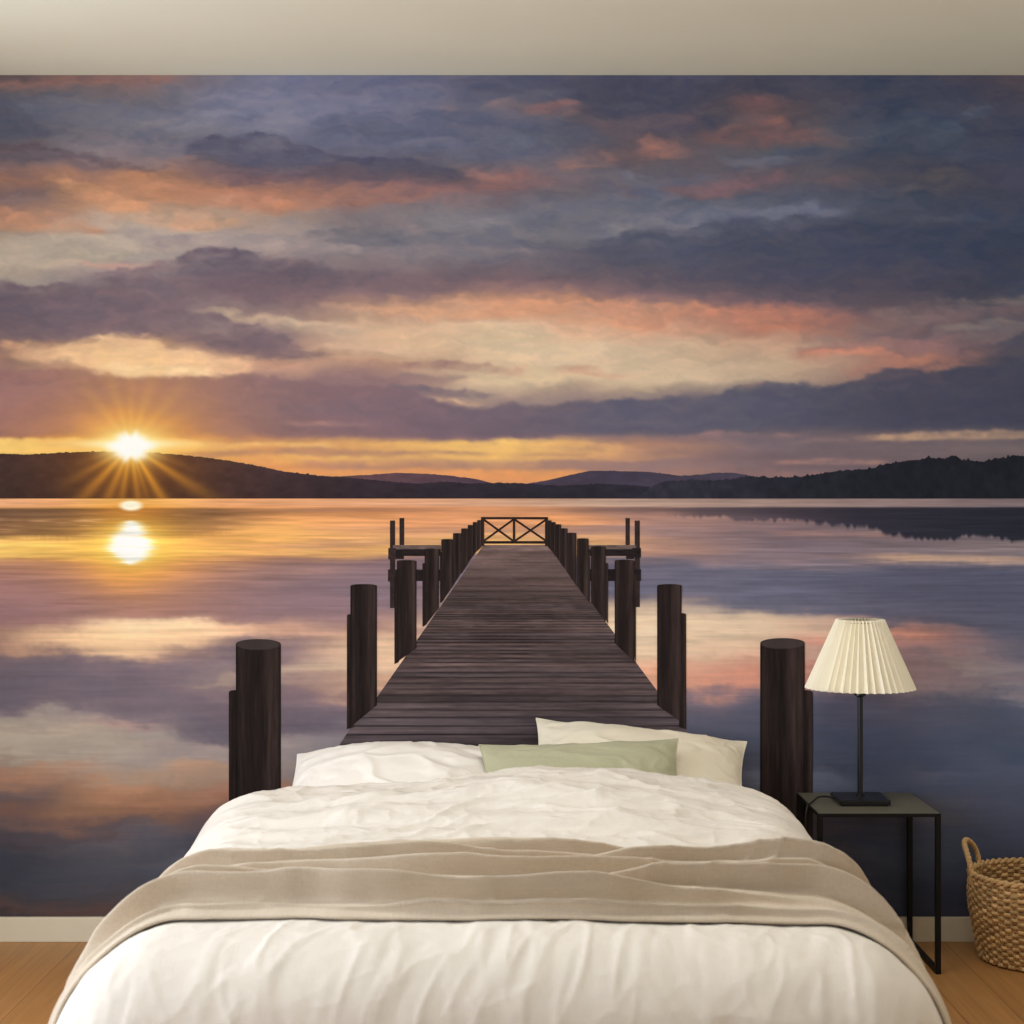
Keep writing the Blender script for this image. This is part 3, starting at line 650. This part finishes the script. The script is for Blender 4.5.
def rect(x0, y0, x1, y1, c=None):
    q = [(x0,y0),(x1,y0),(x1,y1),(x0,y1)]
    return q+[c] if c else q
def bar(x0, y0, x1, y1, w, c=None):
    L = math.hypot(x1-x0, y1-y0); nx, ny = -(y1-y0)/L*w/2, (x1-x0)/L*w/2
    q = [(x0-nx,y0-ny),(x1-nx,y1-ny),(x1+nx,y1+ny),(x0+nx,y0+ny)]
    return q+[c] if c else q
dk, md, lt = (36,29,29), (50,39,37), (104,86,80)
beam([rect(399.5,518,404.3,546,md), rect(390,520.5,395.2,608,md), rect(388,569.5,441,581,dk), rect(388.5,549,441,556,dk), rect(393,545,441,549.2,lt), rect(388.3,548,396,559.5,md), rect(388.3,570,396,581.5,md), rect(396,556,404,559,dk)], 'printed_jetty', 1, 'side landing left of the pier')
beam([rect(625.4,518,629.8,546,md), rect(634.6,520.5,639.8,607,md), rect(588,569,641,581,dk), rect(588,549,640,556,dk), rect(588,545,636,549.2,lt), rect(632,548,641,557.5,dk), rect(632,569.5,641,581,dk), rect(626,556,634,559,dk)], 'printed_jetty', 1, 'side landing right of the pier', seed=340)
g = (46,34,31)
beam([bar(483,541.5,514,519,2.0,g), bar(483,519,514,541.5,2.0,g), bar(514,541.5,547,519,2.0,g), bar(514,519,547,541.5,2.0,g), rect(512.8,518,515.2,542,g), rect(481,517,548,519.3,g), rect(482,541,547,543.6,(44,33,31)), rect(481.2,517,484.2,546,g), rect(545,517,548,546,g)], 'printed_gate', 2, 'cross-braced gate at the pier end')
for k, (x0, x1, t0, bl, br, rd, far) in enumerate(POSTS):
    if bl > 860: bl = br = BOT-4
    u = np.linspace(0, 1, max(6, int((x1-x0)/.8)))[None]; nr = int(max(bl, br)-t0)+2
    w = x1-x0; top = t0+rd*w*.5*(1-np.sqrt(np.clip(1-(2*u-1)**2, 0, 1))); bot = bl+(br-bl)*u
    v = np.linspace(0, 1, nr)[:, None]
    Y = top*(1-v)+bot*v; X = np.repeat(x0+w*u, nr, 0)
    col = post_wood(X, Y, x0, x1, 100+k, far)
    if w > 30:                           # the sawn top of the nearest posts
        e = np.hypot((X-(x0+x1)/2)/(w*.5), (Y-(t0+5.5))/5.5)
        col = mixc(col, (66,56,54), sst((1.05-e)/.12)*.8)
        col = mixc(col, (30,22,22), np.exp(-((e-1.05)/.06)**2)*.6*(Y > t0+4))
    printed('printed_post', X, Y, col, 2.4+k*.05)
# ---------------------------------------------------------------- the bed and its linen
BX = -.022                                # bed axis
def sstep(a, b, x): return sst((x-a)/(b-a))
def ridge(n, p=1.): return (1-np.abs(n)*2.2).clip(0, 1)**p
HBASE = .486
BW, BL, BR = .862, 2.06, .20
def cover_base(a, b, off=0.0):
    """sheet coordinates (a across, b from the wall) -> the smooth shape of the made bed, pushed out by off"""
    W, L, r_ = BW, BL, BR
    qa = np.clip(a, -(W-r_), W-r_); qb = np.minimum(b, L-r_)
    da = a-qa; db = b-qb; r = np.hypot(da, db)+1e-9
    nx, ny = da/r, db/r
    ro = r_+off
    th = np.minimum(r/r_, PI/2)
    hang = np.maximum(r-r_*PI/2, 0)
    hor = ro*np.sin(th); drop = ro*(1-np.cos(th))-off + hang
    x = qa+nx*hor+nx*hang*.16; y = qb+ny*hor+ny*hang*.05
    x = x*np.interp(b, [.35, .9, 1.15, 1.4, 1.65, 2.0], [.990, .978, .940, .915, .932, .990])
    head = 1-sstep(.70, 1.22, b)
    crown = head*(.027+.064*np.exp(-((a-.20)/.42)**2)+.014*np.exp(-((a+.45)/.25)**2))
    crown = crown*(1-.8*sstep(.70, 1.10, np.abs(a)))
    crown = crown+.014*(1-(np.clip(a, -.85, .85)/.85)**2)
    puff = .010*fbm(a*2.2+3, b*2.2, 401, 2)*(1-sstep(.6, .9, np.abs(a)))
    z = HBASE+crown+puff-drop
    return x, y, z
def normals(x, y, z):
    P = np.stack([x, y, z], -1)
    ta = np.gradient(P, axis=1); tb = np.gradient(P, axis=0)
    n = np.cross(ta, tb); n /= np.linalg.norm(n, axis=-1, keepdims=True)+1e-12
    n *= np.where(n[..., 2:3].mean() < 0, -1, 1)
    return P, n
def crumple(a, b, seed, sa, sb):
    w = fbm(a*1.7, b*1.7, seed+1, 3)*.25
    n1 = fbm(a*sa+w*2, b*sb+w*3, seed+2, 2); n2 = fbm(a*sa*2.1+w*3, b*sb*2.1-w*2, seed+3, 2)
    return ridge(n1, 2.)*.62+ridge(n2, 2.)*.38
def folds(t, seed, sharp=2.):             # long soft folds across t
    n = fbm(t, t*0+.37, seed, 2); return ridge(n, sharp)
B0 = .40
a = np.linspace(-1.16, 1.16, 520); b = np.concatenate([np.linspace(B0, 1.83, 330), np.linspace(1.834, 2.36, 150)])
A_, B_ = np.meshgrid(a, b)
x, y, z = cover_base(A_, B_)
P, N = normals(x, y, z)
side = sstep(.66, .92, np.abs(A_)); foot = sstep(1.86, 2.05, B_)
topm = (1-side)*(1-foot)
wv = fbm(A_*1.6, B_*2.5, 410, 3)
# rumpled band between the pillows and the throw: folds that run across the bed
band = topm*sstep(B0, .62, B_)*(1-sstep(1.18, 1.28, B_))
d = 1.7*band*(.006*ridge(fbm(A_*3.0+wv*.5, B_*13+A_*2.4+wv, 416, 2), 2.2)+.011*ridge(fbm(A_*.9+wv*.3, B_*6.0+wv*.6+A_*.5, 411, 2), 1.3)+.006*ridge(fbm(A_*2.0+2, B_*10+wv*1.2-A_*1.6, 412, 2), 1.5)+.004*crumple(A_, B_, 413, 6, 12))
d += topm*(.0022*crumple(A_, B_, 414, 9, 8)+.0010*fbm(A_*26, B_*26, 415, 2))
# broad soft folds beside the pillows
def crest_fold(c, wid, amp, a0, a1, tail=1.6):
    s_ = (B_-c)/wid
    return amp*np.exp(-np.where(s_ > 0, s_**2, (s_/tail)**2))*sstep(a0, a0+.25, A_)*(1-sstep(a1-.25, a1, A_))
d += topm*crest_fold(.80+.05*np.sin(A_*2.1+.6)+.03*wv, .035, .014, -.85, .30)
d += topm*crest_fold(.70-.16*A_+.04*wv, .03, .012, -.2, .75)
d += topm*crest_fold(.97+.05*A_+.05*wv, .03, .015, -.75, .85)
d += topm*crest_fold(.90-.10*A_-.05*wv, .022, .009, .0, .8)
under = sstep(1.10, 1.17, B_)*(1-sstep(1.73, 1.79, B_))
d = d*(1-.85*under)
# hanging folds down the foot and the sides
ff = A_*6.5+wv*1.0+.30*np.sin(B_*7)
hangf = sstep(1.86, 2.15, B_)*(1-side*.7)
d += hangf*(.0035*folds(ff, 421, 1.0)+.0022*folds(ff*2.3+5, 422, 1.2)-.002)
near = sstep(1.74, 1.84, B_)*(1-sstep(1.95, 2.18, B_))*(1-side*.6)
d += near*(.0045*ridge(fbm(A_*9+wv, B_*2.6, 423, 2), 1.2)*np.exp(-((A_-.05)/.4)**2)+.0035*ridge(fbm(A_*16+B_*3, B_*5+A_*3, 424, 2), 1.2))
d += side*(.010*folds(B_*6+wv*1.1, 425, 1.5)-.004)*sstep(.82, 1.05, np.abs(A_))*(1-.7*under)
d += (side*.6+foot)*(.0022*crumple(A_, B_, 426, 7, 7))
P = P+N*d[..., None]
tuck = 1-sstep(B0, B0+.10, B_)
P[..., 2] -= .07*tuck**2
def lay(P):
    Q = P.copy(); Q[..., 0] += BX; Q[..., 1] = -P[..., 1]; return Q
duvet = mesh_obj('duvet', lay(P), grid_faces(*A_.shape)[:, ::-1].copy(), M_DUVET, None, True)
tag(duvet, 'rumpled white linen duvet spread over the bed and hanging over its foot', 'duvet')
sm = duvet.modifiers.new('thickness', 'SOLIDIFY'); sm.thickness = .008; sm.offset = -1
# throw
ta = np.linspace(-1.17, 1.17, 540); tv = np.linspace(0, 1, 230)
TA, TV = np.meshgrid(ta, tv)
back = 1.225+.018*np.sin(TA*2.3+.4)+.03*fbm(TA*1.6, TA*0+.2, 501, 3)-.03*sstep(.5, .9, np.abs(TA))
front = 1.785+.012*np.sin(TA*3.1+1.)+.026*fbm(TA*3.0, TA*0+.7, 502, 3)+.24*sstep(.66, 1.12, -TA)+.20*sstep(.66, 1.12, TA)
TB = back*(1-TV)+front*TV
x, y, z = cover_base(TA, TB, .009)
P, N = normals(x, y, z)
w2 = fbm(TA*1.3, TV*2.2, 503, 3)
dd = .006*np.ones_like(TA)
tsid = sstep(.7, .95, np.abs(TA))
# long folds lying across the bed: (place, slope, wave, height, width, wobble, from, to)
for (c0, sl, cw, amp, wid, wob, a0, a1) in [(.05,.00,.02,.016,.06,.4,-1.3,1.3),(.21,-.04,.02,.026,.085,.8,-1.3,.75),(.30,.09,.03,.024,.07,.6,.0,1.3),(.43,.05,.03,.028,.09,.9,-1.3,1.3),
        (.60,-.05,.02,.024,.08,.8,-1.3,.45),(.63,.07,.03,.026,.08,.8,-.2,1.3),(.80,.02,.02,.028,.09,.7,-1.3,1.3),(.965,.0,.01,.014,.03,.3,-1.3,1.3)]:
    c = c0+sl*TA+cw*np.sin(TA*2.7+c0*20)+.10*wob*fbm(TA*1.7, TA*0+c0*9, 510+int(c0*100), 2)
    s_ = (TV-c)/wid
    prof = np.exp(-np.where(s_ > 0, np.abs(s_/.26)**1.8, np.abs(s_/1.3)**1.5))      # steep towards the foot
    dd += 1.30*amp*prof*sstep(a0, a0+.35, TA)*(1-sstep(a1-.35, a1, TA))*np.clip(1.15+1.7*fbm(TA*1.9, TV*1.2, 520+int(c0*100), 2), .12, 2.0)*(1-.55*tsid)
dd += .005*ridge(fbm(TA*1.6+w2, TV*6+w2*2+TA*.8, 530, 2), 1.6)+.0035*ridge(fbm(TA*4+w2, TV*11-TA*1.5, 533, 2), 1.8)+.0010*crumple(TA, TV*.6, 531, 9, 12)+.0007*fbm(TA*24, TV*18, 532, 2)
edge = np.minimum(TV, 1-TV)
dd = dd*np.clip(edge/.03, 0, 1)**.5
P = P+N*dd[..., None]
roll = np.maximum(dd-.008, 0)*np.clip(edge/.06, 0, 1)*(1-tsid*.8)
P[..., 1] += .65*roll                    # the folds lean towards the foot
throw = mesh_obj('throw_blanket', lay(P), grid_faces(*TA.shape)[:, ::-1].copy(), M_THROW, None, True)
tag(throw, 'beige linen throw blanket lying in loose folds across the foot of the bed', 'blanket')
sm = throw.modifiers.new('thickness', 'SOLIDIFY'); sm.thickness = .007; sm.offset = -1
# bed under the linen
bed = tag(empty('bed', (BX,-1.09,0)), 'wide low double bed under white linen, its head against the mural', 'bed')
MB().box((-.72,-.80,.20), (.72,1.03,.44), .06, 4).build('mattress', M_MATT, bed, 'auto')
MB().box((-.73,-.81,.09), (.73,1.03,.198), .02, 3).build('bed_base', M_BASE, bed, 'auto')
for sx in (-1, 1):
    for sy in (-1, 1):
        MB().lathe([(.022,0),(.026,.02),(.032,.09)], (sx*.68,(sy*.88+.11),0), 20).build('leg', M_LEGW, bed, 'auto')
# ---------------------------------------------------------------- pillows
def pillow(name, w, h, t, mat_, loc, rot, seed, label, wr=.008, sag=0., cat='pillow', pinch=.07, seam=True, pinch_h=None):
    if pinch_h is None: pinch_h = pinch*1.1
    nu, nv = 130, 96
    g = np.linspace(-1, 1, nu); k = np.linspace(-1, 1, nv)
    g = np.sign(g)*(1-(1-np.abs(g))**1.25); k = np.sign(k)*(1-(1-np.abs(k))**1.25)
    U, V = np.meshgrid(g, k)
    px = U*(w/2)*(1-pinch*(1-np.abs(V)**2.2)*np.abs(U)**3)
    pz = V*(h/2)*(1-pinch_h*(1-np.abs(U)**2.2)*np.abs(V)**3)
    th = (1-np.abs(U)**2.6)**.72*(1-np.abs(V)**2.6)**.72
    vs, fs = [], []; n = 0
    for sgn in (-1, 1):
        s_ = seed+(3 if sgn > 0 else 0)
        wn = fbm(U*1.4, V*1.4, s_, 3)
        edgew = np.clip(1-th, 0, 1)
        rel = wr*(ridge(fbm(U*1.5+wn*.8, V*2.2+wn*.8, s_+1, 2), 1.2)-.3)*th**.5+wr*.45*ridge(fbm(U*6+wn, V*3.0+U*2, s_+2, 2), 1.6)*edgew*(th > 0)
        rad = np.sin(np.arctan2(V, U)*16+wn*6)*.0025*np.exp(-((th-.28)/.2)**2)
        yy_ = sgn*(th*t/2+np.where(th > 0, rel*np.minimum(1, th*3)+rad, 0))
        zz = pz-sag*(1-U**2)*(V > 0)*V*h
        vs.append(np.stack([px, yy_, zz], -1).reshape(-1, 3)); f = grid_faces(nv, nu)
        fs.append((f if sgn < 0 else f[:, ::-1])+n); n += U.size
    o = mesh_obj(name, np.concatenate(vs), np.concatenate(fs), mat_, None, True)
    o.location = loc; o.rotation_euler = rot
    tag(o, label, cat, 'pillows at the bed head' if cat == 'pillow' else None)
    # weld the rim
    bm = bmesh.new(); bm.from_mesh(o.data); bmesh.ops.remove_doubles(bm, verts=bm.verts[:], dist=1e-5); bmesh.ops.recalc_face_normals(bm, faces=bm.faces[:]); bm.to_mesh(o.data); bm.free()
    if seam:
        pts = [(-w/2+w*q/30., h/2) for q in range(30)]
        rim = [(px[j, i], zz[j, i]) for j, i in [(0, i) for i in range(0, nu, 3)]+[(j, nu-1) for j in range(0, nv, 3)]+[(nv-1, i) for i in range(nu-1, -1, -3)]+[(j, 0) for j in range(nv-1, -1, -3)]]
        MB().tube([(p[0], 0, p[1]) for p in rim], .0022, 6, True).build('piping', mat_, o, True)
    return o
R_ = math.radians
pillow('pillow', .67, .42, .19, M_PIL_W, (-.300,-.31,.510), (R_(-70),R_(0),R_(0)), 601, 'plump white pillow lying at the left half of the bed head', .011, pinch=.03, pinch_h=-.16)
pillow('pillow', .635, .42, .16, M_PIL_C, (.368,-.22,.540), (R_(-60),R_(6.0),R_(-3)), 611, 'cream pillow leaning at the right of the bed head behind the sage cushion', .009, pinch=.07)
pillow('cushion', .57, .30, .12, M_PIL_G, (.197,-.40,.543), (R_(-48),R_(-1.5),R_(2)), 621, 'small sage green cushion propped between the white and cream pillows', .006, 0., 'cushion', .07)
# ---------------------------------------------------------------- nightstand
ns = tag(empty('nightstand', (1.033,-.19,0)), 'slim black metal nightstand with a dark olive top, standing right of the bed', 'nightstand')
w2_, d2_, hh = .1735, .172, .453
MB().box((-w2_,-d2_,hh-.011), (w2_,d2_,hh-.0012), .001).build('top_frame', M_BLACK, ns)
MB().box((-w2_+.003,-d2_+.003,hh-.004), (w2_-.003,d2_-.003,hh), .0008).build('table_top', M_TOP, ns)
for sx in (-1, 1):
    for sy in (-1, 1):
        cx, cy = sx*(w2_-.0075), sy*(d2_-.0075)
        MB().box((cx-.0075,cy-.0075,0), (cx+.0075,cy+.0075,hh-.0112), .001).build('leg', M_BLACK, ns)
    cx = sx*(w2_-.0075)
    MB().box((cx-.0075,-d2_+.0155,0), (cx+.0075,d2_-.0155,.014), .001).build('floor_rail', M_BLACK, ns)
# ---------------------------------------------------------------- lamp
LX, LY = 1.016, -.185
lamp = tag(empty('table_lamp', (LX,LY,hh)), 'black table lamp with a pleated cream shade, standing on the nightstand', 'lamp')
MB().box((-.073,-.073,.004), (.073,.073,.018), .002).box((-.066,-.066,0), (.066,.066,.0045)).build('base', M_LAMP, lamp)
MB().lathe([(.013,.018),(.013,.022),(.0078,.024),(.0078,.318)], n=24).build('pole', M_LAMP, lamp, 'auto')
MB().lathe([(.010,.308),(.017,.312),(.017,.324),(.014,.330),(.014,.375)], n=28).build('lamp_holder', M_LAMP, lamp, 'auto')
MB().lathe([(.010,.375),(.014,.39),(.028,.42),(.031,.44),(.026,.46),(.012,.472)], n=28).build('bulb', M_BULB, lamp, True)
NP = 42
prof = []
zs = np.linspace(.333, .534, 14)
vs, fs = [], []
K = NP*2
for side_ in (0, 1):
    for z_ in zs:
        t = (z_-zs[0])/(zs[-1]-zs[0])
        r0 = .1510*(1-t)+.0650*t
        for k in range(K):
            amp = (.0095*(1-t)+.0055*t)
            rr = r0+(amp if k % 2 == 0 else -amp)-side_*.0012
            an = 2*PI*(k+.18*((k*7919) % 5-2)/2.)/K
            vs.append((rr*math.cos(an), rr*math.sin(an), z_))
M_ = len(zs)
for side_ in (0, 1):
    o_ = side_*M_*K
    for j in range(M_-1):
        for k in range(K):
            q = (o_+j*K+k, o_+j*K+(k+1) % K, o_+(j+1)*K+(k+1) % K, o_+(j+1)*K+k)
            fs.append(q if side_ == 0 else q[::-1])
for j, fl in ((0, 0), (M_-1, 1)):
    for k in range(K):
        q = (j*K+k, j*K+(k+1) % K, M_*K+j*K+(k+1) % K, M_*K+j*K+k); fs.append(q if fl else q[::-1])
shade = mesh_obj('lamp_shade', vs, fs, M_SHADE, lamp)
rg = MB()
rg.tube([(.0640*math.cos(q*PI/24), .0640*math.sin(q*PI/24), .526) for q in range(48)], .0015, 6, True)
for q in range(3): rg.tube([(.0640*math.cos(q*2*PI/3), .0640*math.sin(q*2*PI/3), .526), (.015*math.cos(q*2*PI/3), .015*math.sin(q*2*PI/3), .372)], .0013, 6)
rg.build('shade_ring', M_LAMP, lamp, True)
def bez(pts, n=12):                       # smooth curve through points
    out = []; P_ = [Vector(p) for p in pts]
    for i in range(len(P_)-1):
        p0, p1, p2, p3 = P_[max(i-1,0)], P_[i], P_[i+1], P_[min(i+2,len(P_)-1)]
        for k in range(n):
            t = k/n
            out.append(.5*((2*p1)+(p2-p0)*t+(2*p0-5*p1+4*p2-p3)*t*t+(3*p1-p0-3*p2+p3)*t**3))
    return out+[P_[-1]]
MB().tube(bez([(-.074,.01,.010),(-.095,.01,.015),(-.122,-.005,.016),(-.143,-.03,.008),(-.156,-.05,.0045),(-.166,-.066,.002),(-.173,-.08,-.03),(-.172,-.06,-.12),(-.172,.02,-.30),(-.168,.10,-.42),(-.165,.165,-.4485),(-.30,.165,-.4485)], 10), .0029, 8).build('power_cord', M_CORD, lamp, True)
# ---------------------------------------------------------------- basket
bk = tag(empty('wicker_basket', (1.524,-.205,0), R_(0)), 'round honey-brown woven basket with loop handles on the floor beside the nightstand', 'basket')
def basket_mat():
    m, nt, bs = mat('woven_seagrass'); L = nt.links
    at = nd(nt, 'ShaderNodeAttribute', attribute_name='print')
    tc = nd(nt, 'ShaderNodeTexCoord'); mp = nd(nt, 'ShaderNodeMapping'); mp.inputs['Scale'].default_value = (40,40,260); L.new(tc.outputs['Object'], mp.inputs['Vector'])
    nz = nd(nt, 'ShaderNodeTexNoise', Scale=1., Detail=4.); L.new(mp.outputs['Vector'], nz.inputs['Vector'])
    mr = nd(nt, 'ShaderNodeMapRange'); mr.inputs['From Min'].default_value = .3; mr.inputs['From Max'].default_value = .7; mr.inputs['To Min'].default_value = .72; mr.inputs['To Max'].default_value = 1.12
    L.new(nz.outputs['Fac'], mr.inputs['Value'])
    vm = nd(nt, 'ShaderNodeVectorMath', operation='SCALE'); L.new(at.outputs['Color'], vm.inputs[0]); L.new(mr.outputs[0], vm.inputs['Scale']); L.new(vm.outputs[0], bs.inputs['Base Color'])
    bs.inputs['Roughness'].default_value = .7; bs.inputs['Specular IOR Level'].default_value = .25
    bp = nd(nt, 'ShaderNodeBump', Strength=.35, Distance=.002); L.new(nz.outputs['Fac'], bp.inputs['Height']); L.new(bp.outputs['Normal'], bs.inputs['Normal'])
    return m
M_BASK = basket_mat()
BH = .247
def brad(z): t = z/BH; return .160+.026*sst(t*1.25)+.004*math.sin(t*PI)
rng = random.Random(5)
vs, fs, cs = [], [], []
NS, NT, NK = 60, 360, 6                   # stakes, samples around, samples round a strand
rows = 22
def strand(rad_fn, z_fn, rh, rw, tint, n=NT):
    o_ = len(vs)
    for k in range(n):
        an = 2*PI*k/n; rc, zc = rad_fn(an), z_fn(an); tn = tint(an)
        for q in range(NK):
            ph = 2*PI*q/NK
            rr = rc+rw*math.cos(ph); vs.append((rr*math.cos(an), rr*math.sin(an), zc+rh*math.sin(ph))); cs.append(tn)
    for k in range(n):
        for q in range(NK):
            k2, q2 = (k+1) % n, (q+1) % NK
            fs.append((o_+k*NK+q, o_+k2*NK+q, o_+k2*NK+q2, o_+k*NK+q2))
honey = np.array(s2l((216,176,122)))
for r in range(rows):
    z0 = .006+(BH-.012)*(r+.5)/rows; par = r % 2; jit = rng.uniform(0, 6); ton = rng.uniform(.82, 1.12)
    seq = [rng.uniform(.72, 1.18) for _ in range(NS//2+1)]
    strand(lambda an: brad(z0)+.0042*math.cos(NS/2*an+par*PI)+.0008*math.sin(7*an+jit),
           lambda an: z0+.0014*math.sin(5*an+jit)+.0008*math.sin(13*an+jit*2), .0064, .0040,
           lambda an: honey*ton*seq[int((an/(2*PI)*NS/2+par*.5)) % len(seq)])
for k in range(NS):                        # upright stakes behind the weave
    an = 2*PI*(k+.5)/NS; o_ = len(vs)
    for z_ in np.linspace(.004, BH-.004, 9):
        rc = brad(z_)
        for q in range(6):
            ph = 2*PI*q/6; vs.append(((rc+.0042*math.cos(ph))*math.cos(an)-.0042*math.sin(ph)*math.sin(an), (rc+.0042*math.cos(ph))*math.sin(an)+.0042*math.sin(ph)*math.cos(an), z_)); cs.append(honey*.7)
    for j in range(8):
        for q in range(6): fs.append((o_+j*6+q, o_+j*6+(q+1) % 6, o_+(j+1)*6+(q+1) % 6, o_+(j+1)*6+q))
mesh_obj('basket_body', vs, fs, M_BASK, bk, True, np.clip(np.array(cs), 0, 1))
vs, fs, cs = [], [], []
for s_ in (0, 1):                          # rolled rim: two twisted strands
    strand(lambda an: brad(BH)+.0045*math.cos(26*an+s_*PI), lambda an: BH+.001+.0045*math.sin(26*an+s_*PI), .0062, .0062, lambda an: honey*(1.02-.1*s_))
mesh_obj('rim', vs, fs, M_BASK, bk, True, np.clip(np.array(cs), 0, 1))
mb = MB().lathe([(.001,.003),(.150,.003),(.158,.006)], n=64, caps=False)
ob = mb.build('basket_floor', plain('seagrass_floor', tuple(honey*.6)+(1,), .8, var=.3, scale=80.), bk, True)
for an0 in (157, -23):                     # twisted loop handles
    c = R_(an0); half = R_(26)
    pts = []
    for k in range(33):
        t = k/32; q = -math.cos(t*PI); an = c+half*q*1.0
        up = BH-.03+.112*math.sin(t*PI)**.62
        rr = brad(BH)+.004+.012*math.sin(t*PI)
        pts.append((rr*math.cos(an), rr*math.sin(an), up))
    vs, fs, cs = [], [], []
    m_ = MB(); pv = [Vector(p) for p in bez(pts, 3)]
    for s_ in (0, 1, 2):
        tw = []
        for i, p in enumerate(pv):
            tdir = (pv[min(i+1, len(pv)-1)]-pv[max(i-1, 0)]).normalized()
            e1 = tdir.cross(Vector((math.cos(c), math.sin(c), 0))).normalized(); e2 = tdir.cross(e1)
            ph = i*.42+s_*2*PI/3
            tw.append(p+e1*.0040*math.cos(ph)+e2*.0040*math.sin(ph))
        m_.tube(tw, .0048, 7)
    ho = m_.build('handle', M_BASK, bk, True)
    at = ho.data.color_attributes.new('print', 'FLOAT_COLOR', 'POINT')
    arr = np.ones((len(ho.data.vertices), 4), np.float32); arr[:, :3] = honey*.98; at.data.foreach_set('color', arr.ravel())
# ---------------------------------------------------------------- light and camera
w = bpy.data.worlds.new('daylight'); SC.world = w; w.use_nodes = True
bg = w.node_tree.nodes['Background']; bg.inputs['Color'].default_value = (.84,.95,1.16,1); bg.inputs['Strength'].default_value = WORLD
def area(name, loc, rot, sx, sy, power, col):
    l = bpy.data.lights.new(name, 'AREA'); l.shape = 'RECTANGLE'; l.size = sx; l.size_y = sy; l.energy = power; l.color = col
    o = bpy.data.objects.new(name, l); o.location = loc; o.rotation_euler = rot; return link(o)
area('window_daylight', (-HW-.13, (wy0+wy1)/2, (wz0+wz1)/2), (0, R_(-90), 0), wz1-wz0, wy1-wy0, WIN, (.92,.99,1.10))
area('added_ceiling_fill', (.45,-1.55,RH-.06), (0,0,0), 1.3, .8, CEIL_FILL, (1.0,.985,.96))  # added unseen fill over the bed: evens the light, darkens the fold creases
cam = bpy.data.cameras.new('camera'); co = link(bpy.data.objects.new('camera', cam)); SC.camera = co
co.location = (0,-D,EYE); co.rotation_euler = (PI/2,0,0)
cam.sensor_width = 36.; cam.lens = 36*F*D/1024.; cam.clip_start = .05
cam.dof.use_dof = True; cam.dof.focus_distance = 4.75; cam.dof.aperture_fstop = 4.5
vs_ = SC.view_settings; SC.display_settings.display_device = 'sRGB'
vs_.view_transform = 'Standard'; vs_.look = 'None'; vs_.exposure = EXPO; vs_.gamma = 1.; vs_.use_curve_mapping = False
SC.cycles.use_denoising = True
SC.cycles.max_bounces = 8; SC.cycles.diffuse_bounces = 5
